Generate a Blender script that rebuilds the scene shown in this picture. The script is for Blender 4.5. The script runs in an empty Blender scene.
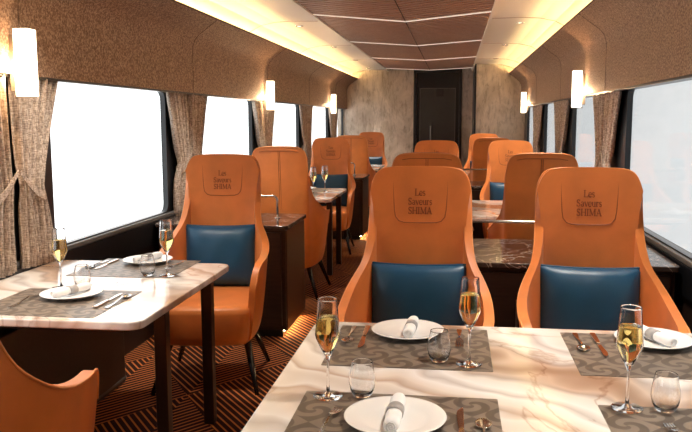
import bpy, math, random
from mathutils import Vector, Matrix
random.seed(7)
D = bpy.data
SC = bpy.context.scene
COL = SC.collection
PI = math.pi

# ------------------------------------------------------------------ camera
cam_d = D.cameras.new('camera'); cam = D.objects.new('camera', cam_d); COL.objects.link(cam)
cam_d.sensor_width = 36.0; cam_d.lens = 750 / 692 * 36.0
cam.location = (0, 0, 1.4)
cam.rotation_euler = (math.radians(90 - 7), 0, math.radians(7))
cam_d.shift_x = -0.02344; cam_d.shift_y = -0.00565
cam_d.clip_start = 0.02
SC.camera = cam

# ------------------------------------------------------------------ exposure
SC.view_settings.view_transform = 'Standard'
SC.view_settings.look = 'None'
SC.view_settings.exposure = 0.68
SC.view_settings.gamma = 1.0
SC.view_settings.use_curve_mapping = False

# ------------------------------------------------------------------ world: bright hazy white sky
W = D.worlds.new('sky'); SC.world = W; W.use_nodes = True
wn = W.node_tree.nodes; wl = W.node_tree.links
wb = wn['Background']
tc = wn.new('ShaderNodeTexCoord'); sp = wn.new('ShaderNodeSeparateXYZ')
wl.new(tc.outputs['Generated'], sp.inputs[0])
mr = wn.new('ShaderNodeMapRange'); mr.inputs[1].default_value = -.18; mr.inputs[2].default_value = .06
mr.inputs[3].default_value = 1.75; mr.inputs[4].default_value = 0.66
wl.new(sp.outputs[0], mr.inputs[0]); wl.new(mr.outputs[0], wb.inputs[1])
wb.inputs[0].default_value = (1.0, 0.995, 0.985, 1)
W.cycles.sampling_method = 'AUTOMATIC'

CX = -0.44           # centre line of the car
Y0, Y1 = -1.6, 13.2  # rear and far walls
PILLARS = [-1.3, 0.9, 3.1, 5.3, 7.5, 9.7, 11.9]

def light(name, kind, loc, energy, color, rot=(0, 0, 0), parent=None, **kw):
    l = D.lights.new(name, kind); l.energy = energy; l.color = color
    for k, v in kw.items(): setattr(l, k, v)
    o = D.objects.new(name, l); COL.objects.link(o); o.location = loc; o.rotation_euler = rot
    if parent: o.parent = parent
    return o

# daylight portals at the windows (they only guide the sampling of the sky)
for s in (-1, 1):
    for pc in PILLARS:
        p = light('window_portal', 'AREA', (CX + s * 1.60, pc + 1.1, 1.18), 1, (1, 1, 1),
                  (0, s * PI / 2, 0), shape='RECTANGLE', size=0.85, size_y=1.48)
        p.data.cycles.is_portal = True
WARM = (1.0, 0.92, 0.82)

# ------------------------------------------------------------------ materials
def newmat(name):
    m = D.materials.new(name); m.use_nodes = True
    nt = m.node_tree; b = nt.nodes['Principled BSDF']
    return m, nt, b
def simple(name, col, rough=0.5, metal=0.0, spec=0.5, coat=0.0):
    m, nt, b = newmat(name)
    b.inputs['Base Color'].default_value = (*col, 1)
    b.inputs['Roughness'].default_value = rough
    b.inputs['Metallic'].default_value = metal
    b.inputs['Specular IOR Level'].default_value = spec
    b.inputs['Coat Weight'].default_value = coat
    # a touch of surface variation
    n = nt.nodes.new('ShaderNodeTexNoise'); n.inputs['Scale'].default_value = 40
    t = nt.nodes.new('ShaderNodeTexCoord'); nt.links.new(t.outputs['Object'], n.inputs['Vector'])
    r = nt.nodes.new('ShaderNodeMapRange'); r.inputs[3].default_value = rough * .9; r.inputs[4].default_value = min(1, rough * 1.1)
    nt.links.new(n.outputs[0], r.inputs[0]); nt.links.new(r.outputs[0], b.inputs['Roughness'])
    return m
def ramp(nt, fac, stops):
    r = nt.nodes.new('ShaderNodeValToRGB'); e = r.color_ramp.elements
    while len(e) < len(stops): e.new(0.5)
    for el, (p, c) in zip(e, stops): el.position = p; el.color = (*c, 1)
    nt.links.new(fac, r.inputs[0]); return r.outputs[0]
def coords(nt, scale=(1, 1, 1), rot=(0, 0, 0), kind='Object'):
    t = nt.nodes.new('ShaderNodeTexCoord'); mp = nt.nodes.new('ShaderNodeMapping')
    mp.inputs['Scale'].default_value = scale; mp.inputs['Rotation'].default_value = rot
    nt.links.new(t.outputs[kind], mp.inputs[0]); return mp.outputs[0]
def noise(nt, vec, scale, detail=4, dist=0.0, rough=.5):
    n = nt.nodes.new('ShaderNodeTexNoise'); n.inputs['Scale'].default_value = scale
    n.inputs['Detail'].default_value = detail; n.inputs['Distortion'].default_value = dist
    n.inputs['Roughness'].default_value = rough
    nt.links.new(vec, n.inputs['Vector']); return n.outputs[0]
def bump(nt, b, h, strength, dist=.01):
    bp = nt.nodes.new('ShaderNodeBump'); bp.inputs['Strength'].default_value = strength; bp.inputs['Distance'].default_value = dist
    nt.links.new(h, bp.inputs['Height']); nt.links.new(bp.outputs[0], b.inputs['Normal'])
def mth(nt, op, a, b_=None, c=None):
    m = nt.nodes.new('ShaderNodeMath'); m.operation = op
    for i, v in enumerate((a, b_, c)):
        if v is None: continue
        if isinstance(v, (int, float)): m.inputs[i].default_value = v
        else: nt.links.new(v, m.inputs[i])
    return m.outputs[0]

def fabric_coffer():
    m, nt, b = newmat('brown_coffer_fabric')
    v = coords(nt)
    n1 = noise(nt, v, 95, 3, .3, .65); n2 = noise(nt, v, 9, 3)
    c1 = ramp(nt, n1, [(.30, (.12, .063, .036)), (.48, (.27, .16, .10)), (.60, (.46, .31, .21)), (.75, (.66, .49, .36))])
    mx = nt.nodes.new('ShaderNodeMix'); mx.data_type = 'RGBA'; mx.blend_type = 'MULTIPLY'; mx.inputs[0].default_value = .5
    c2 = ramp(nt, n2, [(.3, (.75, .75, .75)), (.7, (1, 1, 1))])
    nt.links.new(c1, mx.inputs[6]); nt.links.new(c2, mx.inputs[7]); nt.links.new(mx.outputs[2], b.inputs['Base Color'])
    b.inputs['Roughness'].default_value = .62; b.inputs['Specular IOR Level'].default_value = .3
    bump(nt, b, n1, .35, .004); return m
def stone_wall():
    m, nt, b = newmat('beige_stone')
    v = coords(nt, (1, 1, .55), (0, .5, 0))
    n1 = noise(nt, v, 2.2, 8, 1.2, .6); n2 = noise(nt, coords(nt, (1, 1, .25), (0, .35, 0)), 22, 5, .4, .7)
    c1 = ramp(nt, n1, [(.3, (.42, .33, .25)), (.48, (.60, .49, .38)), (.56, (.72, .61, .50)), (.7, (.52, .42, .32))])
    c2 = ramp(nt, n2, [(.34, (.50, .46, .42)), (.5, (1, 1, 1))])
    mx = nt.nodes.new('ShaderNodeMix'); mx.data_type = 'RGBA'; mx.blend_type = 'MULTIPLY'; mx.inputs[0].default_value = .7
    nt.links.new(c1, mx.inputs[6]); nt.links.new(c2, mx.inputs[7]); nt.links.new(mx.outputs[2], b.inputs['Base Color'])
    b.inputs['Roughness'].default_value = .45; return m
def marble_top():
    m, nt, b = newmat('cream_marble')
    v = coords(nt, (1, 1, 1), (0, 0, .55))
    w = nt.nodes.new('ShaderNodeTexWave'); w.wave_type = 'BANDS'; w.bands_direction = 'Y'
    w.inputs['Scale'].default_value = .34; w.inputs['Distortion'].default_value = 7.5
    w.inputs['Detail'].default_value = 5; w.inputs['Detail Scale'].default_value = 1.1; w.inputs['Detail Roughness'].default_value = .6
    nt.links.new(v, w.inputs['Vector'])
    c1 = ramp(nt, w.outputs[1], [(0, (.40, .27, .19)), (.045, (.62, .48, .38)), (.09, (.48, .40, .35)), (.17, (.80, .76, .71)), (.34, (.88, .87, .85)), (.5, (.60, .56, .53)), (.6, (.86, .85, .83)), (.8, (.78, .71, .64)), (.9, (.54, .42, .34)), (.94, (.80, .75, .70)), (1, (.70, .63, .57))])
    n1 = noise(nt, v, 1.3, 7, 1.2, .5)
    c2 = ramp(nt, n1, [(.40, (1, 1, 1)), (.482, (.95, .91, .86)), (.493, (.48, .30, .20)), (.504, (.95, .91, .86)), (.6, (1, 1, 1))])
    mx = nt.nodes.new('ShaderNodeMix'); mx.data_type = 'RGBA'; mx.blend_type = 'MULTIPLY'; mx.inputs[0].default_value = .55
    nt.links.new(c1, mx.inputs[6]); nt.links.new(c2, mx.inputs[7]); nt.links.new(mx.outputs[2], b.inputs['Base Color'])
    b.inputs['Roughness'].default_value = .13; b.inputs['Coat Weight'].default_value = .3; b.inputs['Coat Roughness'].default_value = .05
    return m
def dark_marble():
    m, nt, b = newmat('dark_veined_marble')
    v = coords(nt, (1, 1, 1), (0, 0, .25))
    n1 = noise(nt, v, 2.6, 9, 2.5, .6); n2 = noise(nt, v, 12, 5)
    c1 = ramp(nt, n1, [(.42, (.05, .032, .026)), (.478, (.07, .045, .035)), (.49, (.55, .42, .34)), (.502, (.065, .042, .034)), (.7, (.035, .024, .02))])
    nt.links.new(c1, b.inputs['Base Color'])
    b.inputs['Roughness'].default_value = .12; return m
def leather(name, col, scale=260, rough=.42, wear=.12):
    m, nt, b = newmat(name)
    v = coords(nt); n0 = noise(nt, v, 6, 5, .3)
    c = ramp(nt, n0, [(.3, tuple(x * (1 - wear) for x in col)), (.7, tuple(min(1, x * (1 + wear)) for x in col))])
    nt.links.new(c, b.inputs['Base Color'])
    vo = nt.nodes.new('ShaderNodeTexVoronoi'); vo.inputs['Scale'].default_value = scale; nt.links.new(v, vo.inputs['Vector'])
    bump(nt, b, vo.outputs[0], .12, .001)
    b.inputs['Roughness'].default_value = rough; b.inputs['Sheen Weight'].default_value = .05
    return m
def carpet():
    m, nt, b = newmat('striped_carpet')
    t = nt.nodes.new('ShaderNodeTexCoord'); s = nt.nodes.new('ShaderNodeSeparateXYZ'); nt.links.new(t.outputs['Object'], s.inputs[0])
    x, y = s.outputs[0], s.outputs[1]
    # large zigzag cells, each cell hatched with slanted stripes
    tri = mth(nt, 'PINGPONG', mth(nt, 'ADD', x, 20.24), .42)
    tri2 = mth(nt, 'PINGPONG', mth(nt, 'ADD', y, 20.0), .62)
    sel = mth(nt, 'GREATER_THAN', mth(nt, 'ADD', tri, mth(nt, 'MULTIPLY', tri2, .68)), .42)
    a = mth(nt, 'ADD', y, mth(nt, 'MULTIPLY', tri, 1.25))
    c = mth(nt, 'SUBTRACT', y, mth(nt, 'MULTIPLY', tri, 1.25))
    mixv = mth(nt, 'ADD', mth(nt, 'MULTIPLY', a, sel), mth(nt, 'MULTIPLY', c, mth(nt, 'SUBTRACT', 1, sel)))
    f = mth(nt, 'FRACT', mth(nt, 'DIVIDE', mth(nt, 'ADD', mixv, 40), .052))
    col = ramp(nt, f, [(0, (.022, .005, .003)), (.60, (.032, .007, .004)), (.67, (.62, .20, .05)), (.88, (.50, .15, .04)), (.96, (.022, .005, .003))])
    nt.links.new(col, b.inputs['Base Color']); b.inputs['Roughness'].default_value = .9
    n = noise(nt, t.outputs['Object'], 600, 2); bump(nt, b, n, .5, .003)
    b.inputs['Specular IOR Level'].default_value = .15; return m
def wood(name, c0, c1, rough, scale=(1, 12, 12)):
    m, nt, b = newmat(name)
    v = coords(nt, scale); n = noise(nt, v, 6, 6, .6)
    nt.links.new(ramp(nt, n, [(.35, c0), (.65, c1)]), b.inputs['Base Color']); b.inputs['Roughness'].default_value = rough
    return m
def curtain_fabric():
    m, nt, b = newmat('brown_woven_curtain')
    v = coords(nt, (1, 1, 1)); n1 = noise(nt, coords(nt, (160, 160, 30)), 1, 3, 0, .7); n2 = noise(nt, coords(nt, (40, 40, 260)), 1, 3, 0, .7)
    mm = mth(nt, 'MULTIPLY', mth(nt, 'ADD', n1, n2), .5)
    nt.links.new(ramp(nt, mm, [(.38, (.17, .125, .10)), (.5, (.43, .34, .27)), (.62, (.72, .61, .51))]), b.inputs['Base Color'])
    b.inputs['Roughness'].default_value = .85; b.inputs['Specular IOR Level'].default_value = .2
    bump(nt, b, mm, .4, .003); return m
def placemat_mat():
    m, nt, b = newmat('swirl_placemat')
    t = nt.nodes.new('ShaderNodeTexCoord'); s = nt.nodes.new('ShaderNodeSeparateXYZ'); nt.links.new(t.outputs['Object'], s.inputs[0])
    C45 = 1 / .118
    u = mth(nt, 'MULTIPLY', mth(nt, 'ADD', s.outputs[0], s.outputs[1]), C45 * .8)
    v = mth(nt, 'MULTIPLY', mth(nt, 'SUBTRACT', s.outputs[0], s.outputs[1]), C45 * .8)
    fu = mth(nt, 'SUBTRACT', mth(nt, 'FRACT', mth(nt, 'ADD', u, 20.25)), .5); fv = mth(nt, 'SUBTRACT', mth(nt, 'FRACT', mth(nt, 'ADD', v, 20.4)), .5)
    rad = mth(nt, 'SQRT', mth(nt, 'ADD', mth(nt, 'MULTIPLY', fu, fu), mth(nt, 'MULTIPLY', fv, fv)))
    tw = mth(nt, 'MAXIMUM', mth(nt, 'SUBTRACT', .5, rad), 0.0)
    ang = mth(nt, 'ADD', mth(nt, 'ARCTAN2', fv, fu), mth(nt, 'MULTIPLY', tw, 7.5))
    p = mth(nt, 'MINIMUM', mth(nt, 'MAXIMUM', mth(nt, 'MULTIPLY', mth(nt, 'SINE', mth(nt, 'MULTIPLY', ang, 2)), 3), -1), 1)
    cc = ramp(nt, mth(nt, 'ADD', mth(nt, 'MULTIPLY', p, .5), .5), [(0, (.095, .072, .055)), (.35, (.10, .075, .057)), (.65, (.20, .16, .125)), (1, (.20, .16, .125))])
    nt.links.new(cc, b.inputs['Base Color']); b.inputs['Roughness'].default_value = .42
    return m
def glassmat(name, col=(1, 1, 1), ior=1.45, rough=0.0):
    m, nt, b = newmat(name)
    b.inputs['Base Color'].default_value = (*col, 1); b.inputs['Roughness'].default_value = rough
    b.inputs['Transmission Weight'].default_value = 1; b.inputs['IOR'].default_value = ior
    return m
def pane_mat():
    m, nt, b = newmat('window_glass')
    nt.nodes.remove(b)
    tr = nt.nodes.new('ShaderNodeBsdfTransparent'); tr.inputs[0].default_value = (.93, .95, .96, 1)
    gl = nt.nodes.new('ShaderNodeBsdfGlossy'); gl.inputs['Roughness'].default_value = .05
    lw = nt.nodes.new('ShaderNodeLayerWeight'); lw.inputs[0].default_value = .5
    fr = mth(nt, 'ADD', mth(nt, 'MULTIPLY', mth(nt, 'POWER', lw.outputs['Facing'], 4.5), .4), .015)
    mx = nt.nodes.new('ShaderNodeMixShader')
    nt.links.new(fr, mx.inputs[0]); nt.links.new(tr.outputs[0], mx.inputs[1]); nt.links.new(gl.outputs[0], mx.inputs[2])
    nt.links.new(mx.outputs[0], nt.nodes['Material Output'].inputs[0]); return m
def emis(name, col, strength):
    m, nt, b = newmat(name)
    b.inputs['Base Color'].default_value = (.8, .8, .8, 1)
    b.inputs['Emission Color'].default_value = (*col, 1); b.inputs['Emission Strength'].default_value = strength
    return m

M = dict(
    coffer=fabric_coffer(), stone=stone_wall(), marble=marble_top(), dmarble=dark_marble(),
    orange=leather('orange_leather', (.68, .205, .046)), piping=leather('orange_piping_highlight', (.78, .28, .08)),
    stitch=simple('rust_stitching', (.24, .055, .014), .6), blue=leather('petrol_blue_leather', (.001, .060, .135), 180, .42, .08),
    carpet=carpet(), slat=wood('slat_wood', (.31, .16, .105), (.43, .245, .165), .45), slatback=simple('slat_backing', (.045, .02, .013), .8),
    darkwood=wood('dark_wood', (.022, .011, .008), (.036, .018, .013), .32), sidepanel=wood('side_wall_wood', (.022, .012, .009), (.034, .018, .014), .4),
    cream=simple('cream_ceiling', (.84, .77, .66), .45), black=simple('black_frame', (.008, .009, .011), .3),
    sill=simple('grey_sill', (.11, .105, .10), .4), leg=simple('black_lacquer', (.012, .012, .013), .22, 0, .6),
    post=simple('dark_bronze_post', (.020, .010, .008), .3, .3), chrome=simple('brushed_steel', (.62, .60, .57), .2, 1),
    silver=simple('polished_cutlery', (.72, .70, .68), .12, 1), copper=simple('copper_cutlery', (.82, .64, .52), .16, 1),
    china=simple('white_china', (.82, .81, .79), .18, 0, .5), napkin=simple('white_napkin', (.82, .81, .80), .85),
    band=simple('grey_napkin_band', (.36, .34, .33), .5), mat=placemat_mat(), curtain=curtain_fabric(),
    glass=glassmat('clear_glass', (1, 1, 1), 1.45), wine=glassmat('sparkling_wine', (1.0, .78, .26), 1.33), pane=pane_mat(),
    lamp=emis('lamp_diffuser', (1.0, .82, .58), 2.6), cove=emis('cove_led', (1.0, .76, .36), 50.0), strip=emis('ceiling_light_line', (1.0, .80, .62), .35),
    spot=emis('downlight_lens', (1, .86, .68), 5), foot=emis('foot_light_led', (1, .68, .32), 70), door=simple('dark_bronze_door', (.020, .020, .020), .25, .2),
    doorglass=simple('smoked_door_glass', (.035, .033, .032), .3), rear=simple('rear_wall_panel', (.16, .10, .07), .6), brass=simple('lamp_metal', (.25, .22, .19), .35, .8),
)

# ------------------------------------------------------------------ mesh helpers
class MB:
    def __init__(s): s.v = []; s.f = []
    def add(s, vs, fs):
        n = len(s.v); s.v += [tuple(v) for v in vs]; s.f += [tuple(i + n for i in f) for f in fs]; return s
    def box(s, x0, x1, y0, y1, z0, z1):
        return s.add([(x0, y0, z0), (x1, y0, z0), (x1, y1, z0), (x0, y1, z0), (x0, y0, z1), (x1, y0, z1), (x1, y1, z1), (x0, y1, z1)],
                     [(3, 2, 1, 0), (4, 5, 6, 7), (0, 1, 5, 4), (1, 2, 6, 5), (2, 3, 7, 6), (3, 0, 4, 7)])
    def tube(s, pts, r, n=8, closed=False):
        pts = [Vector(p) for p in pts]; N = len(pts); rings = []
        rad = r if isinstance(r, (list, tuple)) else [r] * N
        up = None
        for i, p in enumerate(pts):
            a = pts[(i - 1) % N] if (i > 0 or closed) else p; b = pts[(i + 1) % N] if (i < N - 1 or closed) else p
            t = (b - a).normalized()
            if up is None:
                up = Vector((0, 0, 1)) if abs(t.z) < .9 else Vector((1, 0, 0))
            u = (up - t * up.dot(t)).normalized(); w = t.cross(u); up = u
            rings.append([p + (u * math.cos(2 * PI * k / n) + w * math.sin(2 * PI * k / n)) * rad[i] for k in range(n)])
        vs = [v for rg in rings for v in rg]; fs = []
        M_ = N if closed else N - 1
        for i in range(M_):
            j = (i + 1) % N
            for k in range(n):
                fs.append((i * n + k, i * n + (k + 1) % n, j * n + (k + 1) % n, j * n + k))
        if not closed: fs.append(tuple(range(n))[::-1]); fs.append(tuple((N - 1) * n + k for k in range(n)))
        return s.add(vs, fs)
    def lathe(s, prof, n=32, c=(0, 0)):
        vs = []; fs = []; idx = []
        for r, z in prof:
            if r < 1e-6: idx.append([len(vs)]); vs.append((c[0], c[1], z))
            else:
                idx.append(list(range(len(vs), len(vs) + n)))
                vs += [(c[0] + r * math.cos(2 * PI * k / n), c[1] + r * math.sin(2 * PI * k / n), z) for k in range(n)]
        for a, b in zip(idx, idx[1:]):
            for k in range(n):
                k2 = (k + 1) % n
                if len(a) == 1 and len(b) == 1: continue
                if len(a) == 1: fs.append((a[0], b[k2], b[k]))
                elif len(b) == 1: fs.append((a[k], a[k2], b[0]))
                else: fs.append((a[k], a[k2], b[k2], b[k]))
        return s.add(vs, fs)
    def prism(s, poly, z0, z1):
        n = len(poly)
        return s.add([(x, y, z0) for x, y in poly] + [(x, y, z1) for x, y in poly],
                     [tuple(range(n))[::-1], tuple(range(n, 2 * n))] + [(i, (i + 1) % n, n + (i + 1) % n, n + i) for i in range(n)])
    def sweepY(s, prof, y0, y1):   # closed (x,z) profile swept along Y
        n = len(prof)
        return s.add([(x, y0, z) for x, z in prof] + [(x, y1, z) for x, z in prof],
                     [tuple(range(n)), tuple(range(n, 2 * n))[::-1]] + [(i, n + i, n + (i + 1) % n, (i + 1) % n) for i in range(n)])
    def build(s, name, mat, parent=None, smooth=False, bevel=0, sub=0, loc=None, fix=True):
        me = D.meshes.new(name); me.from_pydata(s.v, [], s.f); me.validate()
        if fix:
            import bmesh
            bm = bmesh.new(); bm.from_mesh(me); bmesh.ops.recalc_face_normals(bm, faces=bm.faces); bm.to_mesh(me); bm.free()
        me.materials.append(mat)
        o = D.objects.new(name, me); COL.objects.link(o)
        if parent: o.parent = parent
        if loc: o.location = loc
        if bevel:
            b = o.modifiers.new('bevel', 'BEVEL'); b.width = bevel; b.segments = 3; b.limit_method = 'ANGLE'; b.angle_limit = .6
        if sub:
            q = o.modifiers.new('subdivision', 'SUBSURF'); q.levels = sub; q.render_levels = sub
        if smooth or bevel:
            for p in me.polygons: p.use_smooth = True
            if bevel or smooth == 'auto':
                w = o.modifiers.new('normals', 'WEIGHTED_NORMAL') if bevel else None
        return o
def rrect(x0, x1, y0, y1, r, n=6):
    P = []
    for cx, cy, a0 in ((x1 - r, y1 - r, 0), (x0 + r, y1 - r, PI / 2), (x0 + r, y0 + r, PI), (x1 - r, y0 + r, 1.5 * PI)):
        P += [(cx + r * math.cos(a0 + k * PI / 2 / n), cy + r * math.sin(a0 + k * PI / 2 / n)) for k in range(n + 1)]
    return P
def tag(o, label=None, cat=None, group=None, kind=None):
    for k, v in (('label', label), ('category', cat), ('group', group), ('kind', kind)):
        if v: o[k] = v
    return o
def empty(name, loc=(0, 0, 0), rz=0):
    o = D.objects.new(name, None); COL.objects.link(o); o.location = loc; o.rotation_euler.z = rz
    o.empty_display_size = .1; return o
def copy_tree(o, parent=None):
    c = o.copy(); COL.objects.link(c)
    if parent: c.parent = parent
    for ch in list(o.children): copy_tree(ch, c)
    return c
def struct(o): o['kind'] = 'structure'; return o
class Proto:
    """the first placement moves the source itself, later ones are copies"""
    def __init__(s, root): s.root = root; s.used = False
    def put(s, loc, rz, label, cat, group=None):
        o = copy_tree(s.root) if s.used else s.root; s.used = True
        o.location = loc; o.rotation_euler = (0, 0, rz); tag(o, label, cat, group); return o

# ------------------------------------------------------------------ the room
struct(MB().box(CX - 1.62, CX + 1.62, Y0 - .1, Y1 + .1, -.1, 0).build('floor', M['carpet']))
# ceiling: curved cream panels, slatted wood in the middle
def ceil_prof(s):
    inner = [(.70, 2.262), (1.0, 2.262), (1.14, 2.252), (1.26, 2.225), (1.36, 2.17), (1.44, 2.09), (1.50, 1.99), (1.53, 1.93)]
    outer = [(1.66, 1.93), (1.66, 2.36), (.70, 2.36)]
    return [(CX + s * a, z) for a, z in inner + outer]
ce = MB().box(CX - .72, CX + .72, Y0 - .1, Y1 + .1, 2.29, 2.36).build('ceiling', M['slatback'])
struct(ce)
for s in (-1, 1):
    o = MB().sweepY(ceil_prof(s), Y0, Y1).build('cream_panel', M['cream'], ce)
    g = MB()
    for k in range(-1, 7):
        yy = .1 + 2.15 * k
        if Y0 < yy < Y1:
            pts = [(CX + s * a, yy + .12 * (1.5 - a), z - .0008) for a, z in [(.74, 2.262), (1.0, 2.262), (1.14, 2.252), (1.26, 2.225), (1.36, 2.17)]]
            g.tube(pts, .0025, 5)
    g.build('panel_joint', M['slat'], ce)
    MB().box(CX + s * .722 - .012, CX + s * .722 + .012, Y0, Y1, 2.236, 2.27).build('edge_trim', M['cream'], ce)
SL = .75
def chev(mb, ya, w, hw, z0, z1):
    y_s = ya - SL * hw
    mb.add([(CX - hw, y_s, z0), (CX, ya, z0), (CX + hw, y_s, z0), (CX + hw, y_s + w, z0), (CX, ya + w, z0), (CX - hw, y_s + w, z0),
            (CX - hw, y_s, z1), (CX, ya, z1), (CX + hw, y_s, z1), (CX + hw, y_s + w, z1), (CX, ya + w, z1), (CX - hw, y_s + w, z1)],
           [(0, 1, 4, 5), (1, 2, 3, 4), (6, 11, 10, 7), (7, 10, 9, 8), (0, 6, 7, 1), (1, 7, 8, 2), (2, 8, 9, 3), (3, 9, 10, 4), (4, 10, 11, 5), (5, 11, 6, 0)])
STR = [6.66 + 2.14 * k for k in range(-3, 4)]
sm = MB(); y = STR[0] - 2.14 + .02
while y < Y1 - .06:
    chev(sm, y, .072, .71, 2.25, 2.288)
    y += .107
sm.build('wood_slats', M['slat'], ce)
MB().box(CX - .004, CX + .004, Y0, Y1, 2.2485, 2.29).build('centre_joint', M['slatback'], ce)
for t in STR:
    if t < Y1 - .05:
        m_ = MB(); chev(m_, t - .014, .030, .71, 2.244, 2.286); m_.build('light_line', M['strip'], ce)

# far wall with the door, and the projecting bulkhead on the right
struct(MB().box(CX - 1.62, CX - .28, Y1, Y1 + .1, 0, 2.36).box(CX + .55, CX + .77, Y1, Y1 + .1, 0, 2.36).box(CX - .28, CX + .55, Y1, Y1 + .1, 2.27, 2.36).build('wall_far', M['stone']))
struct(MB().box(CX + .76, CX + 1.53, 11.95, Y1, 0, 2.30).build('wall_bulkhead', M['stone']))
struct(MB().box(CX + .735, CX + .76, 11.93, Y1, 0, 2.262).build('trim_1', M['black'], bevel=.004))
dr = MB().box(CX - .25, CX + .52, Y1 + .03, Y1 + .07, 0, 2.24).build('door_1', M['door'])
struct(dr)
MB().box(CX - .28, CX - .23, Y1 - .03, Y1 + .09, 0, 2.27).box(CX + .50, CX + .55, Y1 - .03, Y1 + .09, 0, 2.27).box(CX - .23, CX + .50, Y1 - .03, Y1 + .09, 2.22, 2.27).build('door_frame', M['black'], dr, bevel=.004)
MB().prism(rrect(CX - .17, CX + .44, .12, 1.95, .02), 0, .012).build('door_panel', M['doorglass'], dr, bevel=.003)
dp = dr.children[-1]; dp.rotation_euler.x = PI / 2; dp.location = (0, Y1 + .03, 0)
MB().box(CX + .11, CX + .24, Y1 + .008, Y1 + .02, 1.80, 1.94).build('door_sign', M['black'], dr, bevel=.002)
MB().box(CX - .175, CX - .165, Y1 + .01, Y1 + .022, .12, 1.95).box(CX + .435, CX + .445, Y1 + .01, Y1 + .022, .12, 1.95).box(CX - .175, CX + .445, Y1 + .01, Y1 + .022, 1.94, 1.95).build('panel_trim', M['sill'], dr)
MB().tube([(CX + .02, Y1 - .03, .85), (CX + .02, Y1 - .03, 1.3)], .012).tube([(CX + .02, Y1 + .02, .87), (CX + .02, Y1 - .03, .87)], .008).tube([(CX + .02, Y1 + .02, 1.28), (CX + .02, Y1 - .03, 1.28)], .008).build('door_handle', M['brass'], dr)
struct(MB().box(CX - 1.62, CX + 1.62, Y0 - .1, Y0, 0, 2.36).build('wall_rear', M['rear']))

# side walls, coffers, windows, curtains
def coffer_profile(s):
    P = [(1.47, 1.597), (1.45, 1.597), (1.45, 1.88), (1.446, 1.93), (1.43, 1.975), (1.40, 2.01), (1.26, 2.112), (1.268, 2.122), (1.41, 2.025), (1.53, 1.96), (1.60, 1.93), (1.60, 1.597)]
    return [(CX + s * a, z) for a, z in P]
for s, side in ((-1, 'left'), (1, 'right')):
    def bx(mb, a0, a1, y0, y1, z0, z1):
        xs = sorted((CX + s * a0, CX + s * a1)); return mb.box(xs[0], xs[1], y0, y1, z0, z1)
    w = bx(MB(), 1.50, 1.62, Y0, Y1, 0, .742).build('wall_' + side, M['sidepanel']); struct(w)
    if s < 0: prof_end = Y1
    else: prof_end = 11.95
    cf = MB().sweepY(coffer_profile(s), Y0, prof_end)
    cf = cf.build('fabric_coffer', M['coffer'], w, smooth=False)
    for p in cf.data.polygons: p.use_smooth = True
    e = cf.modifiers.new('edge', 'EDGE_SPLIT'); e.split_angle = .6
    g = MB()
    for pc in PILLARS + [14]:
        if pc < prof_end:
            g.tube([(CX + s * (a - .0005), pc + .03, z) for a, z in [(1.45, 1.6), (1.45, 1.88), (1.446, 1.93), (1.43, 1.975), (1.40, 2.01), (1.26, 2.112)]], .002, 5)
    g.build('coffer_joint', M['slatback'], w)
    MB().sweepY([(CX + s * a, z) for a, z in [(1.262, 2.112), (1.252, 2.116), (1.262, 2.124), (1.27, 2.124)]], Y0, prof_end).build('coffer_edge', M['slatback'], w)
    bx(MB(), 1.46, 1.505, Y0, prof_end, 1.585, 1.597).build('curtain_rail', M['black'], w)
    bx(MB(), 1.494, 1.56, Y0, prof_end, .742, .768).build('window_ledge', M['sill'], w, bevel=.006)
    bx(MB(), 1.488, 1.50, Y0, prof_end, .60, .742).build('ledge_fascia', M['black'], w)
    # real LED strip lying in the trough behind the coffer
    led = MB().add([(CX + s * 1.46, Y0, 2.01), (CX + s * 1.49, Y0, 2.0), (CX + s * 1.49, prof_end, 2.0), (CX + s * 1.46, prof_end, 2.01)], [(0, 1, 2, 3)])
    led = bx(MB(), 1.43, 1.455, Y0 + .05, prof_end - .02, 2.026, 2.034).build('cove_led_strip', M['cove'], w)
    # pillars
    pil = MB()
    for pc in PILLARS:
        bx(pil, 1.515, 1.55, pc - .34, pc + .34, .768, 1.597)
    pil.build('window_pillars', M['black'], w)
    # windows
    for i, pc in enumerate(PILLARS):
        y0_, y1_ = pc + .34, min(pc + 1.86, prof_end - .02)
        outer = rrect(y0_, y1_, .762, 1.600, .01); inner = rrect(y0_ + .02, y1_ - .02, .776, 1.590, .06)
        n = len(outer); mb = MB(); xa, xb = CX + s * 1.515, CX + s * 1.55
        vs = [(xa, a, b) for a, b in outer] + [(xa, a, b) for a, b in inner] + [(xb, a, b) for a, b in outer] + [(xb, a, b) for a, b in inner]
        fs = []
        for k in range(n):
            j = (k + 1) % n
            fs += [(k, j, n + j, n + k), (2 * n + k, 3 * n + k, 3 * n + j, 2 * n + j), (n + k, n + j, 3 * n + j, 3 * n + k), (k, 2 * n + k, 2 * n + j, j)]
        mb.add(vs, fs); num = i + 1 + (0 if s < 0 else len(PILLARS))
        fr = mb.build('window_%d' % num, M['black']); struct(fr)
        bx(MB(), 1.535, 1.541, y0_ + .02, y1_ - .02, .79, 1.59).build('window_pane', M['pane'], fr)

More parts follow.
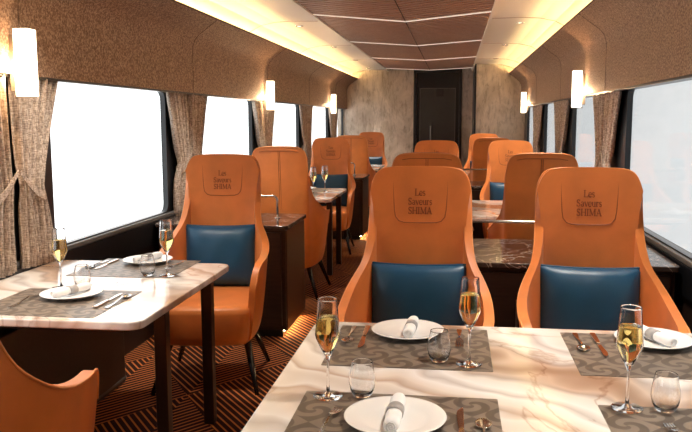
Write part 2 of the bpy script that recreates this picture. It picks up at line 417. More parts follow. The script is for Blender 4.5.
def curtain(s, gap, dirn, name_lbl, grp, wt=.185):
    """one gathered curtain beside a pillar: hangs from the rail, held in by a tieback"""
    NZ, NY = 26, 48; zt, zb, ztie = 1.59, .735, 1.10
    def width(z):
        if z > ztie:
            t = (z - ztie) / (zt - ztie); return .195 + wt * (t ** 1.1)
        t = (ztie - z) / (ztie - zb); return .195 + .06 * math.sin(min(1, t * 1.3) * PI / 2)
    vs = []; fs = []
    for i in range(NZ + 1):
        z = zt + (zb - zt) * i / NZ; w = width(z); tie = math.exp(-((z - ztie) / .07) ** 2)
        for j in range(NY + 1):
            u = j / NY
            amp = .019 * (1 - .45 * tie)
            yy = gap + dirn * (.028 + u * w) + .004 * math.sin(7 * z + 9 * u)
            xx = 1.482 + amp * math.sin(u * 2 * PI * 7 + .9 * math.sin(3 * z + gap)) + .006 * math.sin(u * 31 + gap * 5) - .012 * tie
            vs.append((CX + s * xx, yy, z - (.012 * (u) if i == NZ else 0)))
    for i in range(NZ):
        for j in range(NY):
            a = i * (NY + 1) + j; fs.append((a, a + 1, a + NY + 2, a + NY + 1))
    root = empty('curtain', (CX + s * 1.482, gap + dirn * .15, zb))
    off = -Vector(root.location)
    vs = [tuple(Vector(v) + off) for v in vs]
    o = MB().add(vs, fs).build('drape', M['curtain'], root, smooth=True, fix=False)
    m_ = o.modifiers.new('solid', 'SOLIDIFY'); m_.thickness = .004; m_.offset = 0
    # tieback: a sloping band from the pillar round the front of the drape
    tb = MB(); P0 = []
    for k in range(15):
        t = k / 14
        P0.append((CX + s * (1.452 + (.045 if k == 14 else 0)), gap + dirn * (.006 + t * .205), 1.175 - .12 * math.sin(t * PI * .5)))
    vs2 = []; fs2 = []
    for k, p in enumerate(P0):
        h = .011 + .012 * (k / 14)
        for dx, dz in ((0, -h), (0, h), (s * .004, h), (s * .004, -h)): vs2.append(tuple(Vector((p[0] + dx, p[1], p[2] + dz)) + off))
    for k in range(14):
        for q in range(4): fs2.append((k * 4 + q, k * 4 + (q + 1) % 4, k * 4 + 4 + (q + 1) % 4, k * 4 + 4 + q))
    fs2 += [(3, 2, 1, 0), (56, 57, 58, 59)]
    tb.add(vs2, fs2).build('tieback', M['curtain'], root, smooth=False)
    return tag(root, name_lbl, 'curtain', grp)
ordn = ['first', 'second', 'third', 'fourth', 'fifth']
for s, side in ((-1, 'left'), (1, 'right')):
    for k, pc in enumerate([3.1, 5.3, 7.5, 9.7, 11.9]):
        if s > 0 and k == 0: continue
        if s > 0 and k == 4: continue
        q = k if s < 0 else k - 1
        for dirn, dn in ((-1, 'nearer'), (1, 'farther')):
            curtain(s, pc - .02 if s < 0 else pc + .13, dirn, 'brown tied curtain on the %s wall, %s one of the %s visible pair' % (side, dn, ordn[q]),
                    'tied brown curtains between the windows', .185 if s < 0 else .24)

# heater casing along the left wall, beneath the first table
hc = MB().box(CX - 1.499, CX - 1.30, 1.0, 3.72, 0.0, .56).build('heater_casing', M['darkwood'], D.objects['wall_left'], bevel=.008)
MB().box(CX - 1.302, CX - 1.296, 1.0, 3.72, .02, .032).build('kick_strip', M['sill'], hc)

# ------------------------------------------------------------------ lamps
def wall_lamp(s, y, label):
    r = empty('wall_lamp', (CX + s * 1.45, y, 1.50))
    def b(a0, a1, y0, y1, z0, z1):
        xs = sorted((s * (a0), s * (a1))); return MB().box(xs[0], xs[1], y0, y1, z0, z1)
    b(-.018, 0.004, -.022, .022, .02, .26).build('bracket', M['brass'], r, bevel=.003)
    b(-.094, -.026, -.034, .034, 0, .285).build('lamp_shade', M['lamp'], r, bevel=.004)
    MB().box(*sorted((s * -.1, s * -.01)), -.006, .006, -.006, 0.0).build('arm', M['brass'], r)
    light('lamp_bulb', 'POINT', (s * -.032, -.060, .120), 5.0, (1, .62, .32), parent=r, shadow_soft_size=.008)
    return tag(r, label, 'wall lamp', 'white wall lamps on the brown coffers')
for s, y, l in ((-1, 3.07, 'tall white box lamp on the left coffer above the nearest curtains, largest lamp'),
                (-1, 7.4, 'white box lamp halfway along the left coffer, second on that side'),
                (-1, 11.35, 'small white box lamp on the left coffer closest to the far stone wall'),
                (1, 6.15, 'white box lamp on the right coffer before the large right window'),
                (1, 10.8, 'small white box lamp at the far end of the right coffer')):
    wall_lamp(s, y, l)

def downlight(x, y, z, e, label, group, size=1.25, aim=None):
    r = empty('ceiling_spotlight', (x, y, z))
    MB().lathe([(.030, 0), (.038, 0), (.038, -.004), (.030, -.006), (.030, 0)], 24).build('rim', M['chrome'], r, smooth=True)
    MB().lathe([(0, -.001), (.030, -.001), (.030, .004), (0, .004)], 24).build('lens', M['spot'], r)
    rot = (0, 0, 0)
    if aim: rot = Vector(aim).to_track_quat('-Z', 'Y').to_euler()
    light('spot_beam', 'SPOT', (0, 0, -.02), e, WARM, rot, parent=r, spot_size=size, spot_blend=.6, shadow_soft_size=.05)
    return tag(r, label, 'ceiling light', group)
k = 0
names = ['nearest', 'second', 'third', 'fourth', 'fifth', 'sixth', 'farthest']
for j, y in enumerate([.95, 2.95, 4.95, 6.95, 8.95, 10.95, 12.6]):
    for s, sd in ((-1, 'left'), (1, 'right')):
        if s > 0 and y > 11.5: continue
        if y < 4.5: continue
        downlight(CX + s * 1.0, y, 2.261, 60, 'small round light in the %s cream ceiling panel, %s visible from the front' % (sd, ['first', 'second', 'third', 'fourth', 'fifth'][j - 2]), 'round lights in the cream ceiling')
for y in (.7, 1.9, 3.2):
    for s in (-1, 1):
        fx = MB().lathe([(0, -.001), (.034, -.001), (.038, -.004), (.038, .004), (0, .004)], 24).build('spot_fitting', M['spot'], ce, loc=(CX + s * .98, y, 2.261))
        light('near_ceiling_spot', 'SPOT', (0, 0, -.02), 60, WARM, parent=fx, spot_size=1.5, spot_blend=.7, shadow_soft_size=.06)

# ------------------------------------------------------------------ lettering (serif strokes)
A_ = lambda cx, cy, rx, ry, a0, a1, n=10: [(cx + rx * math.cos(math.radians(a0 + (a1 - a0) * k / n)), cy + ry * math.sin(math.radians(a0 + (a1 - a0) * k / n))) for k in range(n + 1)]
TK, TN = .15, .07
GL = {
 'L': (.62, [([(.12, 0), (.12, 1)], TK), ([(.0, .975), (.27, .975)], TN), ([(.0, .03), (.58, .03)], TN), ([(.57, .0), (.6, .26)], TN)]),
 'e': (.52, [([(.06, .36), (.46, .36)], TN), (A_(.26, .34, .2, .33, 5, 180), .09), (A_(.26, .34, .2, .33, 180, 320), TK)]),
 's': (.44, [(A_(.2, .51, .14, .155, 30, 230), .10), ([(.1, .39), (.3, .29)], TK), (A_(.2, .17, .14, .155, 50, -150), .10)]),
 'S': (.60, [(A_(.28, .755, .19, .215, 25, 235), .11), ([(.15, .60), (.43, .40)], TK), (A_(.28, .235, .2, .215, 55, -155), .11), ([(.46, .78), (.48, .98)], TN), ([(.07, .02), (.06, .24)], TN)]),
 'a': (.50, [(A_(.22, .46, .16, .2, 150, 0), .09), ([(.38, .5), (.38, .04)], TK), (A_(.21, .18, .15, .16, 80, 330), .11), ([(.38, .03), (.47, .03)], TN)]),
 'v': (.52, [([(.06, .66), (.27, 0)], TK), ([(.27, 0), (.46, .66)], TN), ([(0, .65), (.16, .65)], TN), ([(.38, .65), (.54, .65)], TN)]),
 'u': (.58, [([(.1, .66), (.1, .2)], TK), (A_(.26, .2, .16, .17, 180, 340), .09), ([(.43, .66), (.43, 0)], TK), ([(.0, .65), (.1, .65)], TN), ([(.34, .65), (.43, .65)], TN), ([(.43, .03), (.53, .03)], TN)]),
 'r': (.42, [([(.1, 0), (.1, .66)], TK), (A_(.24, .46, .14, .18, 170, 50), .11), ([(.0, .03), (.22, .03)], TN), ([(.0, .65), (.1, .65)], TN)]),
 'H': (.82, [([(.13, 0), (.13, 1)], TK), ([(.65, 0), (.65, 1)], TK), ([(.13, .52), (.65, .52)], TN)] + [([(x, yy), (x + .24, yy)], TN) for x in (.01, .53) for yy in (.03, .97)]),
 'I': (.34, [([(.14, 0), (.14, 1)], TK), ([(.02, .03), (.26, .03)], TN), ([(.02, .97), (.26, .97)], TN)]),
 'M': (.98, [([(.13, 0), (.13, 1)], TN), ([(.15, 1), (.46, .1)], TK), ([(.46, .1), (.78, 1)], TN), ([(.80, 0), (.80, 1)], TK)] + [([(x, yy), (x + .22, yy)], TN) for x, yy in ((.02, .03), (.69, .03), (.0, .97), (.72, .97))]),
 'A': (.78, [([(.08, 0), (.36, 1)], TN), ([(.36, 1), (.66, 0)], TK), ([(.18, .34), (.55, .34)], TN), ([(0, .03), (.2, .03)], TN), ([(.54, .03), (.78, .03)], TN)]),
}
def backy(z): return .03 - .1 * (z - .32)          # outer face of the backrest
TH = .034
def lettering(parent):
    mb = MB(); cap = .029
    for txt, zb in (('Les', 1.080), ('Saveurs', 1.041), ('SHIMA', 1.002)):
        tot = sum(GL[c][0] for c in txt) * cap; x = -tot / 2
        for c in txt:
            w, strokes = GL[c]
            for pts, th in strokes:
                for (ax, az), (bx_, bz) in zip(pts, pts[1:]):
                    d = Vector((bx_ - ax, bz - az)); 
                    if d.length < 1e-6: continue
                    d.normalize(); nx, nz = -d.y * th / 2, d.x * th / 2; e = .02
                    q = [(ax - d.x * e + nx, az - d.y * e + nz), (bx_ + d.x * e + nx, bz + d.y * e + nz), (bx_ + d.x * e - nx, bz + d.y * e - nz), (ax - d.x * e - nx, az - d.y * e - nz)]
                    vs = []
                    for lift in (0.0, .0022):
                        for u, v_ in q:
                            zz = zb + v_ * cap; vs.append((-(x + u * cap), backy(zz) + TH + lift, zz))
                    mb.add(vs, [(0, 1, 2, 3), (7, 6, 5, 4), (0, 4, 5, 1), (1, 5, 6, 2), (2, 6, 7, 3), (3, 7, 4, 0)])
            x += w * cap
    return mb.build('lettering', M['stitch'], parent)

# ------------------------------------------------------------------ chair (local: back at y=0, sitter faces +y)
RIM = [(0, -.056, 1.202), (.06, -.056, 1.2015), (.124, -.055, 1.199), (.170, -.053, 1.190), (.198, -.049, 1.160), (.213, -.044, 1.105), (.216, -.032, 1.03),
       (.218, -.008, .960), (.222, .035, .885), (.235, .085, .815), (.260, .130, .768), (.283, .190, .726), (.294, .270, .696), (.296, .355, .678), (.294, .440, .668), (.288, .510, .664), (.276, .565, .630), (.263, .590, .545)]
BOT = [(0, .03, .262), (.045, .03, .262), (.085, .03, .262), (.12, .034, .262), (.15, .045, .262), (.175, .062, .262), (.195, .088, .262),
       (.205, .105, .262), (.213, .13, .262), (.220, .155, .262), (.226, .185, .262), (.232, .22, .262), (.238, .275, .262), (.24, .335, .262), (.24, .395, .262), (.238, .455, .262), (.232, .51, .262), (.222, .555, .262), (.215, .585, .262)]
def col_pt(i, t):
    b = BOT[i]; r = RIM[i]
    e = t ** .62 if i > 5 else t
    if i > 5 and i < 10:
        e = t ** (.7 if i > 8 else .8)
    z = b[2] + (r[2] - b[2]) * t
    return (b[0] + (r[0] - b[0]) * e, b[1] + (r[1] - b[1]) * t, z)
def make_chair():
    root = empty('dining_chair'); NT = 12; n = len(RIM)
    cols = [(-1, i) for i in range(n - 1, 0, -1)] + [(1, i) for i in range(n)]
    vs = []; fs = []
    for sg, i in cols:
        for k in range(NT + 1):
            t = k / NT
            x, y, z = col_pt(i, t)
            vs.append((sg * x, y, z))
    C = len(cols)
    for a in range(C - 1):
        for k in range(NT):
            p = a * (NT + 1) + k; fs.append((p, p + 1, p + NT + 2, p + NT + 1))
    sh = MB().add(vs, fs).build('shell', M['orange'], root, smooth=True, fix=False)
    # face normals point outwards; thicken towards the sitter
    so = sh.modifiers.new('solid', 'SOLIDIFY'); so.thickness = TH; so.offset = 1; so.use_even_offset = False
    b = sh.modifiers.new('bevel', 'BEVEL'); b.width = .010; b.segments = 3; b.limit_method = 'ANGLE'; b.angle_limit = .9
    su = sh.modifiers.new('subdivision', 'SUBSURF'); su.levels = 1; su.render_levels = 1
    # piping along the rim; its paler orange paints in the bright edge highlight
    rim = [(-RIM[i][0], RIM[i][1], RIM[i][2]) for i in range(n - 1, 0, -1)] + [RIM[i] for i in range(n)]
    # smooth by subdividing (Catmull-Rom)
    P = [Vector(p) for p in rim]; Q = []
    for i in range(len(P) - 1):
        p0 = P[max(0, i - 1)]; p1 = P[i]; p2 = P[i + 1]; p3 = P[min(len(P) - 1, i + 2)]
        for k in range(3):
            t = k / 3; Q.append(.5 * ((2 * p1) + (-p0 + p2) * t + (2 * p0 - 5 * p1 + 4 * p2 - p3) * t * t + (-p0 + 3 * p1 - 3 * p2 + p3) * t ** 3))
    Q.append(P[-1])
    MB().tube([q + Vector((0, 0, -.003)) for q in Q], .0042, 6).build('piping', M['piping'], root, smooth=True)
    # headrest seam on the sitter's side
    hs = [(.118, 1.196), (.115, 1.1), (.110, 1.02), (.105, .990), (.090, .972), (.07, .966), (0, .964)]
    pts = [(-a, z) for a, z in hs] + [(a, z) for a, z in hs[::-1][1:]]
    MB().tube([(a, backy(z) + TH + .0005, z) for a, z in pts], .0022, 5).build('headrest_seam', M['stitch'], root)
    lettering(root)
    # seams on the outside of the back
    bs = MB()
    for a in (-.006, .006): bs.tube([(a, backy(z) - .0005, z) for z in (1.165, 1.0, .8, .6, .42, .34)], .0016, 5)
    bs.build('back_seam', M['stitch'], root)
    MB().tube([(a, backy(z) - .0008, z) for a, z in [(-.150, 1.160), (-.1, 1.168), (0, 1.169), (.1, 1.168), (.150, 1.160)]], .002, 5).build('top_seam', M['stitch'], root)
    # upholstered seat block, crowned cushion
    outl = [(-p[0] * .985, p[1] + .012) for p in BOT[:0:-1]] + [(p[0] * .985, p[1] + .012) for p in BOT]
    front = [(.17, .612), (.09, .622), (0, .625), (-.09, .622), (-.17, .612)]
    poly = outl + front
    mb = MB(); rings = [(.242, .86), (.252, .965), (.29, 1.0), (.37, 1.03), (.412, 1.05), (.436, 1.035), (.448, .97), (.453, .80), (.455, .4)]
    N = len(poly); vs = []; fs = []
    for z, sc in rings:
        vs += [(x * sc, .32 + (yy - .32) * (sc if sc < 1 else 1 + (sc - 1) * .35), z) for x, yy in poly]
    for a in range(len(rings) - 1):
        for k in range(N): fs.append((a * N + k, a * N + (k + 1) % N, (a + 1) * N + (k + 1) % N, (a + 1) * N + k))
    fs += [tuple(range(N))[::-1], tuple((len(rings) - 1) * N + k for k in range(N))]
    mb.add(vs, fs).build('seat', M['orange'], root, smooth=True)
    # four tapering legs
    for sx in (-1, 1):
        for (x0, y0, x1, y1) in ((.190, .47, .268, .64), (.165, .17, .262, .08)):
            l = MB().tube([(sx * x0, y0, .285), (sx * x1, y1, 0.0)], [.022, .011], 10)
            l.build('leg', M['leg'], root, smooth=True)
            
    return root
chair = Proto(make_chair())
G_CH = 'orange high-backed dining chairs'
LX = -1.33
# facing the camera (rotated by pi) and facing away
CH = [
 (-.142, 3.18, PI, 'lettered orange dining chair across the front table, left of the two'),
 (.562, 3.20, PI - .045, 'lettered orange dining chair across the front table, beside the big right window'),
 (-1.335, 4.21, PI + .13, 'lettered orange chair with blue cushion facing us at the nearest left table'),
 (-1.25, 1.50, .17, 'orange leather chair cut off by the bottom left corner, only its armrest showing'),
 (-1.31, 5.58, 0, 'orange leather chair seen from behind just past the left marble counter'),
 (-1.37, 8.28, PI + .06, 'orange leather chair facing us at the second left table, under the far left windows'),
 (-1.33, 9.70, 0, 'orange chair seen from behind, beyond the second facing chair on the left'),
 (-1.37, 12.35, PI, 'smallest orange chair on the left, facing us by the far stone wall'),
 (-.165, 4.62, 0, 'orange chair seen from behind, peeking over the left lettered front chair'),
 (.525, 4.66, 0, 'orange chair seen from behind, between the two lettered front chairs'),
 (-.175, 7.35, PI, 'orange chair facing us in front of the dark door'),
 (.54, 7.40, PI, 'orange chair facing us at the second right table, nearer the windows'),
 (.42, 8.60, 0, 'orange chair seen from behind on the right, half hidden by a facing chair'),
 (.425, 11.15, PI, 'farthest right orange chair, facing us beside the right stone wall edge'),
]
for x, y, rz, l in CH: chair.put((x, y, 0), rz, l, 'chair', G_CH)

# blue cushion
def make_pillow():
    W_, H_, T_ = .415, .355, .125; n = 20; root = empty('cushion'); mb = MB(); vs = []; fs = []
    def pt(u, v, sg):
        pin = 1 - .045 * (1 - abs(v) ** 2) * abs(u) ** 8; pin2 = 1 - .05 * (1 - abs(u) ** 2) * abs(v) ** 8
        t = max(0, (1 - abs(u) ** 3.2)) ** .55 * max(0, (1 - abs(v) ** 3.2)) ** .55
        wr = .002 * math.sin(9 * u + 4 * v) * t
        return (u * W_ / 2 * pin, sg * (T_ / 2 * t + .0015) + wr, H_ / 2 + v * H_ / 2 * pin2)
    for sg in (-1, 1):
        b0 = len(vs)
        for i in range(n + 1):
            for j in range(n + 1): vs.append(pt(-1 + 2 * i / n, -1 + 2 * j / n, sg))
        for i in range(n):
            for j in range(n):
                a = b0 + i * (n + 1) + j; fs.append((a, a + 1, a + n + 2, a + n + 1))
    m = (n + 1) ** 2; ring = [i * (n + 1) for i in range(n + 1)] + [n * (n + 1) + j for j in range(1, n + 1)] + [i * (n + 1) + n for i in range(n - 1, -1, -1)] + [j for j in range(n - 1, 0, -1)]
    for k in range(len(ring)):
        a, b = ring[k], ring[(k + 1) % len(ring)]; fs.append((a, b, b + m, a + m))
    mb.add(vs, fs); o = mb.build('cover', M['blue'], root, smooth=True)
    pip = MB().tube([(Vector(vs[a]) + Vector(vs[a + m])) / 2 for a in ring], .0045, 6, closed=True).build('cushion_piping', M['blue'], root, smooth=True)
    return root
pil = Proto(make_pillow())
for (i, l) in ((0, 'petrol blue leather cushion on the facing chair of the front table, left one'), (1, 'petrol blue leather cushion on the facing chair beside the big right window'),
               (2, 'petrol blue leather cushion on the facing chair behind the nearest left table'), (5, 'small blue cushion on the facing chair at the second left table'),
               (7, 'tiny blue cushion on the chair against the far stone wall, left side'), (10, 'blue cushion on the facing chair in front of the dark door'),
               (11, 'blue cushion on the facing chair at the second right table by the windows'), (13, 'blue cushion on the farthest right chair')):
    x, y, rz, _ = CH[i]
    d = Vector((0, .118, 0)); d.rotate(Matrix.Rotation(rz, 3, 'Z'))
    o = pil.put((x + d.x, y + d.y, .4505), rz, l, 'cushion', 'petrol blue cushions on the facing chairs')
    o.rotation_euler = (math.radians(7), 0, rz)

# ------------------------------------------------------------------ tables
def table(x0, x1, y0, y1, legs, label):
    cx, cy = (x0 + x1) / 2, (y0 + y1) / 2
    r = empty('dining_table', (cx, cy, 0))
    o = MB().prism(rrect(x0 - cx, x1 - cx, y0 - cy, y1 - cy, .055), .690, .720).build('tabletop', M['marble'], r, bevel=.006)
    MB().prism(rrect(x0 - cx + .06, x1 - cx - .06, y0 - cy + .06, y1 - cy - .06, .03), .668, .690).build('underframe', M['post'], r)
    for lx, ly in legs:
        MB().box(lx - cx - .024, lx - cx + .024, ly - cy - .024, ly - cy + .024, 0, .669).build('leg', M['post'], r, bevel=.004)
    return tag(r, label, 'table', 'cream marble dining tables')
table(-.46, 1.035, 1.385, 2.46, [(-.34, 1.6), (-.34, 2.25), (.93, 1.6), (.93, 2.25)], 'large cream marble table in the foreground, laid for four')
table(-1.925, -1.048, 2.355, 3.42, [(-1.11, 2.70), (-1.11, 3.24)], 'cream marble table for two at the front left window')
table(-1.925, -1.06, 6.36, 7.42, [(-1.11, 6.62), (-1.11, 7.16)], 'second marble table on the left, beyond the chair seen from behind')
table(-1.925, -1.06, 10.42, 11.48, [(-1.11, 10.7), (-1.11, 11.2)], 'farthest marble table on the left by the stone wall')
table(-.46, 1.035, 5.38, 6.45, [(-.36, 5.6), (-.36, 6.2), (.93, 5.6), (.93, 6.2)], 'second marble table on the right, seen between the two lettered chairs')
table(.12, 1.035, 9.32, 10.38, [(.18, 9.6), (.18, 10.1), (.93, 9.6), (.93, 10.1)], 'farthest marble table on the right')

# ------------------------------------------------------------------ counters between the seating bays
def counter(x0, x1, y0, y1, label, aisle):
    cx, cy = (x0 + x1) / 2, (y0 + y1) / 2; r = empty('partition_counter', (cx, cy, 0)); a, b = x0 - cx, x1 - cx; c, d = y0 - cy, y1 - cy
    MB().prism(rrect(a, b, c, d, .03), .708, .735).build('countertop', M['dmarble'], r, bevel=.005)
    MB().box(a + .02, b - .02, c + .02, d - .02, .05, .708).build('body', M['darkwood'], r, bevel=.004)
    MB().box(a + .05, b - .05, c + .05, d - .05, 0, .05).build('plinth', M['black'], r)
    n = 2
    for k in range(n):
        u0 = a + .04 + (b - a - .08) * k / n + .006; u1 = a + .04 + (b - a - .08) * (k + 1) / n - .006
        dd = MB().box(u0, u1, c + .006, c + .02, .08, .69).build('door', M['darkwood'], r, bevel=.003)
        MB().box(u0 + .04 if k else u1 - .05, u0 + .05 if k else u1 - .04, c - .004, c + .008, .42, .56).build('handle', M['brass'], dd)
    s = 1 if aisle > 0 else -1
    xs = sorted(((b if s > 0 else a) - s * .02, (b if s > 0 else a) - s * .014))
    MB().box(xs[0], xs[1], c + .03, d - .03, .05, .70).build('side_panel', M['darkwood'], r)
    xs = sorted(((b if s > 0 else a) - s * .048, (b if s > 0 else a) - s * .040))
    MB().box(xs[0], xs[1], c + .06, d - .06, .036, .046).build('foot_light', M['foot'], r)
    return tag(r, label, 'counter', 'dark marble topped counters between the bays')
def rail(x0, x1, y, z0, label):
    r = empty('grab_rail', ((x0 + x1) / 2, y, z0)); h = .150; c = (x0 + x1) / 2; a, b = x0 - c, x1 - c; rr = .03
    pts = [(a, 0, 0), (a, 0, h - rr)] + [(a + rr - rr * math.cos(t * PI / 8), 0, h - rr + rr * math.sin(t * PI / 8)) for t in range(1, 5)]
    pts += [(b - rr + rr * math.sin(t * PI / 8), 0, h - rr + rr * math.cos(t * PI / 8)) for t in range(0, 5)] + [(b, 0, 0)]
    MB().tube(pts, .008, 10).build('rail_tube', M['chrome'], r, smooth=True)
    for q in (a, b): MB().lathe([(0, 0), (.020, 0), (.020, .004), (.010, .007), (0, .007)], 20, (q, 0)).build('flange', M['chrome'], r, smooth=True)
    return tag(r, label, 'rail', 'steel rails on the counters')
counter(-1.925, -1.04, 4.60, 5.23, 'dark counter behind the facing chair of the nearest left table', 1); rail(-1.72, -1.195, 4.98, .735, 'bent steel rail on the nearest left counter')
counter(-1.925, -1.04, 8.62, 9.25, 'dark counter farther down the left side, between second and third tables', 1); rail(-1.72, -1.195, 8.98, .735, 'bent steel rail on the far left counter')
counter(-.33, 1.035, 3.51, 4.24, 'wide dark veined marble counter behind the two lettered front chairs', -1); rail(-.08, .52, 3.86, .735, 'steel rail on the wide counter behind the front lettered chairs')
counter(-.33, 1.035, 7.68, 8.28, 'wide dark counter farther down the right side, behind the second table', -1); rail(-.08, .50, 7.95, .735, 'steel rail on the far right counter')

# ------------------------------------------------------------------ tableware
def P_(mb, name, mat, label=None):
    o = mb.build(name, mat, smooth=True); return Proto(o)
mat_o = MB().prism(rrect(-.2375, .2375, -.205, .205, .004), 0, .0016).build('placemat', M['mat']); pmat = Proto(mat_o)
pl = MB().lathe([(0, .0), (.062, .0), (.066, .003), (.09, .008), (.114, .0165), (.116, .018), (.1145, .0195), (.108, .0185), (.078, .0105), (.066, .0075), (0, .0065)], 56).build('dinner_plate', M['china'], smooth=True)
plate = Proto(pl)
def make_napkin():
    r = empty('napkin_roll'); L = .088; n = 22
    prof = []
    # a loosely rolled cloth: slightly flattened cylinder with a spiral end
    mb = MB(); vs = []; fs = []
    K = 28
    for i in range(K + 1):
        y = -L + 2 * L * i / K; rr = .0170 + .0008 * math.sin(i * .9) ; e = 1 - .22 * (abs(i - K / 2) / (K / 2)) ** 12
        for k in range(n):
            a = 2 * PI * k / n; q = rr * (1 + .03 * math.sin(3 * a)) * e
            vs.append((q * 1.05 * math.cos(a), y, .0165 + q * .92 * math.sin(a)))
    for i in range(K):
        for k in range(n): fs.append((i * n + k, i * n + (k + 1) % n, (i + 1) * n + (k + 1) % n, (i + 1) * n + k))
    fs += [tuple(range(n))[::-1], tuple(K * n + k for k in range(n))]
    mb.add(vs, fs).build('cloth', M['napkin'], r, smooth=True)
    sp_ = [(.0013 * t * math.cos(t * 1.6), -L - .001, .0165 + .0013 * t * math.sin(t * 1.6)) for t in [q * .5 for q in range(1, 23)]]
    MB().tube(sp_, .0012, 5).build('folded_end', M['napkin'], r)
    MB().add(*band_geo(.0186, .018, n)).build('band', M['band'], r, smooth=True)
    return r
def band_geo(rr, hw, n):
    vs = []; fs = []
    for y, q in ((-hw, rr - .0015), (-hw, rr), (hw, rr), (hw, rr - .0015)):
        for k in range(n):
            a = 2 * PI * k / n; vs.append((q * 1.05 * math.cos(a), y, .0165 + q * .95 * math.sin(a)))
    for i in range(3):
        for k in range(n): fs.append((i * n + k, i * n + (k + 1) % n, (i + 1) * n + (k + 1) % n, (i + 1) * n + k))
    return vs, fs
nap = Proto(make_napkin())
# cutlery, pointing +y (handle end at -y), lying at z=0
def strip(mb, outline, zf, th):
    """ribbon from (y, halfwidth) pairs with a height function"""
    vs = []; fs = []
    for y, w in outline:
        z = zf(y); vs += [(-w, y, z), (w, y, z), (w, y, z + th), (-w, y, z + th)]
    for i in range(len(outline) - 1):
        for q in range(4): fs.append((i * 4 + q, i * 4 + (q + 1) % 4, i * 4 + 4 + (q + 1) % 4, i * 4 + 4 + q))
    e = (len(outline) - 1) * 4; fs += [(3, 2, 1, 0), (e, e + 1, e + 2, e + 3)]
    return mb.add(vs, fs)
def make_fork():
    r = empty('fork'); zf = lambda y: .001 + .010 * math.exp(-((y - .035) / .035) ** 2)
    strip(MB(), [(-.098, .006), (-.095, .0085), (-.07, .0075), (-.03, .004), (.02, .0028), (.038, .003)], zf, .0022).build('handle', M['silver'], r, bevel=.0006)
    mb = strip(MB(), [(.036, .003), (.046, .009), (.056, .0118), (.064, .0118)], zf, .002)
    for q in (-1.5, -.5, .5, 1.5):
        vs = []; fs = []; pts = [.062, .075, .088, .099]
        for j, y in enumerate(pts):
            w = .0017 if j < 3 else .0006; z = zf(y) + .0016 * j * .4
            vs += [(q * .0064 - w, y, z), (q * .0064 + w, y, z), (q * .0064 + w, y, z + .0018), (q * .0064 - w, y, z + .0018)]
        for i in range(3):
            for t in range(4): fs.append((i * 4 + t, i * 4 + (t + 1) % 4, i * 4 + 4 + (t + 1) % 4, i * 4 + 4 + t))
        fs += [(3, 2, 1, 0), (12, 13, 14, 15)]
        mb.add(vs, fs)
    mb.build('tines', M['silver'], r); return r
def make_spoon():
    r = empty('spoon'); zf = lambda y: .001 + .009 * math.exp(-((y - .04) / .03) ** 2)
    strip(MB(), [(-.095, .006), (-.092, .0085), (-.07, .0075), (-.03, .004), (.02, .0028), (.052, .003)], zf, .0022).build('handle', M['silver'], r, bevel=.0006)
    vs = []; fs = []; n = 20; R = 5
    for k in range(R + 1):
        f = k / R
        for a in range(n):
            t = 2 * PI * a / n; vs.append((.0185 * f * math.cos(t), .073 + .027 * f * math.sin(t) * (1 + .1 * math.sin(t)), .0012 + .0065 * f * f))
    for k in range(R):
        for a in range(n): fs.append((k * n + a, k * n + (a + 1) % n, (k + 1) * n + (a + 1) % n, (k + 1) * n + a))
    o = MB().add(vs, fs).build('bowl', M['silver'], r, smooth=True); m = o.modifiers.new('solid', 'SOLIDIFY'); m.thickness = .0014; m.offset = 1
    return r
def make_knife():
    r = empty('table_knife')
    strip(MB(), [(-.118, .007), (-.115, .009), (-.08, .0085), (-.03, .007), (-.01, .0055)], lambda y: .0008, .0065).build('handle', M['copper'], r, bevel=.002)
    vs = []; ys = [-.012, .0, .03, .07, .095, .108, .116]; l = [-.004, -.006, -.008, -.0105, -.0085, -.003, .003]; rr = [.005, .006, .006, .006, .006, .0055, .004]
    fs = []
    for y, a, b in zip(ys, l, rr): vs += [(a, y, .0025), (b, y, .002), (b, y, .0042), (a, y, .0032)]
    for i in range(len(ys) - 1):
        for q in range(4): fs.append((i * 4 + q, i * 4 + (q + 1) % 4, i * 4 + 4 + (q + 1) % 4, i * 4 + 4 + q))
    e = (len(ys) - 1) * 4; fs += [(3, 2, 1, 0), (e, e + 1, e + 2, e + 3)]
    MB().add(vs, fs).build('blade', M['copper'], r); return r
fork, spoon, knife = Proto(make_fork()), Proto(make_spoon()), Proto(make_knife())
def make_flute():
    r = empty('champagne_flute')
    out = [(0, 0), (.036, 0), (.037, .0012), (.034, .0026), (.012, .005), (.0048, .010), (.0036, .03), (.0034, .085), (.0042, .096), (.009, .105), (.020, .126), (.0295, .148), (.0312, .157), (.0302, .168), (.0268, .205), (.0243, .240), (.0240, .2452), (.0238, .246)]
    inn = [(.0230, .246), (.0228, .2452), (.0231, .240), (.0256, .205), (.0289, .168), (.0297, .157), (.0282, .149), (.0188, .128), (.0082, .110), (0, .1055)]
    MB().lathe(out + inn, 36).build('glass_body', M['glass'], r, smooth=True)
    liq = [(0, .1062), (.0080, .1105), (.0185, .1285), (.0279, .1495), (.0293, .157), (.0286, .168), (.0262, .195), (.02575, .2), (.0255, .2003), (.0245, .2005), (0, .2005)]
    MB().lathe(liq, 36).build('wine', M['wine'], r, smooth=True); return r
def make_tumbler():
    r = MB().lathe([(0, 0), (.0185, 0), (.0225, .003), (.0300, .018), (.0335, .036), (.0325, .052), (.0283, .074), (.0257, .087), (.0253, .0892), (.0248, .0895), (.0244, .089), (.0246, .087), (.0272, .074), (.0313, .052), (.0322, .037), (.0288, .02), (.0205, .0075), (0, .0065)], 36).build('water_tumbler', M['glass'], smooth=True)
    return r
flute, tumb = Proto(make_flute()), Proto(make_tumbler())
T = .720; TM = .7217
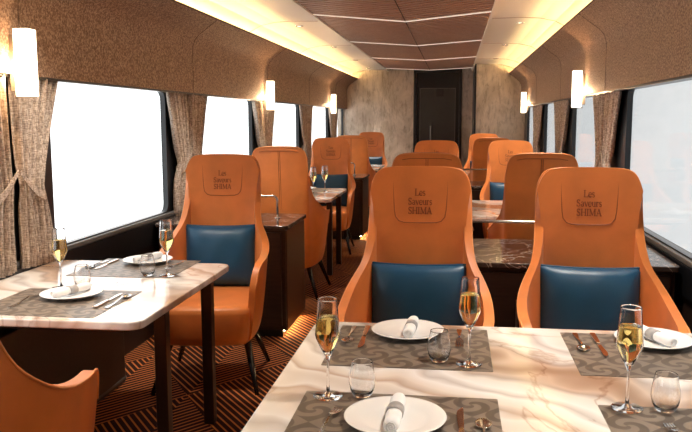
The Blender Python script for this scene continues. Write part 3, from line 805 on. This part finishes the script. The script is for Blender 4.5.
def setting(cx, cy, facing, where, items, napdir=.0, grp_tab='front'):
    """cx, cy: middle of the placemat; facing=1: the guest sits on the near side looking +y; -1 the far side"""
    rz = 0 if facing > 0 else PI
    def at(dx, dy): return (cx + facing * dx, cy + facing * dy)
    pmat.put((cx, cy, T), rz, 'grey brown swirl patterned placemat ' + where, 'placemat', 'placemats')
    x, y = at(*items.get('plate', (0, -.02))); plate.put((x, y, TM), 0, 'round white dinner plate ' + where, 'plate', 'dinner plates')
    nap.put((x + items.get('nx', 0), y + items.get('ny', 0), TM + .0098), napdir, 'rolled napkin on the plate ' + where, 'napkin', 'rolled napkins')
    for key, pr, cat, txt in (('fork', fork, 'fork', 'silver fork'), ('knife', knife, 'knife', 'copper toned table knife'), ('spoon', spoon, 'spoon', 'silver spoon')):
        if key in items:
            x, y = at(*items[key][:2]); pr.put((x, y, TM), rz + (items[key][2] if len(items[key]) > 2 else 0), txt + ' ' + where, cat, cat + ' at the settings')
    if 'flute' in items:
        x, y, z = items['flute']; flute.put((x, y, z), 0, 'champagne flute of golden sparkling wine ' + where, 'champagne flute', 'filled champagne flutes')
    if 'tumbler' in items:
        x, y, z = items['tumbler']; tumb.put((x, y, z), 0, 'empty round stemless water glass ' + where, 'water glass', 'stemless water glasses')
# front table
setting(-.124, 2.203, -1, 'at the far left setting of the front table', dict(plate=(-.005 + .02, -.125), fork=(-.148, -.095), knife=(.150, -.07), spoon=(.196, -.10),
        flute=(.049, 2.056, TM), tumbler=(-.035, 2.07, TM), nx=.01), -.05)
setting(-.124, 1.590, 1, 'at the near left setting of the front table', dict(plate=(0, .03), fork=(-.152, -.005, -.15), knife=(.148, .015), spoon=(.197, -.04),
        flute=(-.302, 1.765, TM), tumbler=(-.218, 1.775, TM)), -.03)
setting(.583, 2.205, -1, 'at the far right setting of the front table', dict(plate=(-.03, -.118), knife=(.140, -.07), spoon=(.193, -.10), nx=.0), .42)
setting(.588, 1.582, 1, 'at the near right setting of the front table', dict(plate=(.055, .035), fork=(-.105, 0), flute=(.415, 1.774, TM), tumbler=(.500, 1.768, TM)), -.03)
# nearest left table
setting(-1.468, 2.60, 1, 'at the near setting of the left window table', dict(plate=(.005, .085), fork=(-.13, -.02), knife=(.18, .04), spoon=(.222, .02),
        flute=(-1.585, 2.83, T), tumbler=(-1.510, 2.862, T), nx=.0), -.35)
setting(-1.452, 3.262, -1, 'at the far setting of the left window table', dict(plate=(0, -.13), fork=(-.16, -.06), knife=(.17, -.05), spoon=(.21, -.05),
        flute=(-1.245, 3.112, TM), tumbler=(-1.330, 3.10, TM)), -.35)
# second tables, and glimpses of the third
setting(-1.46, 6.62, 1, 'at the near setting of the second left table', dict(knife=(.18, .04), flute=(-1.30, 6.86, T)))
setting(-1.46, 7.17, -1, 'at the far setting of the second left table', dict(plate=(.0, -.06), knife=(.18, .0), flute=(-1.22, 7.02, TM)))
setting(-.10, 5.62, 1, 'at the near aisle setting of the second right table', dict(knife=(.17, .0)))
setting(-.10, 6.21, -1, 'at the far aisle setting of the second right table', dict(knife=(.17, .0)))
setting(.60, 5.62, 1, 'at the near window setting of the second right table', dict(knife=(.17, .0)))
setting(-1.46, 10.68, 1, 'at the near setting of the farthest left table', dict())
setting(.48, 9.58, 1, 'at the near setting of the farthest right table', dict())
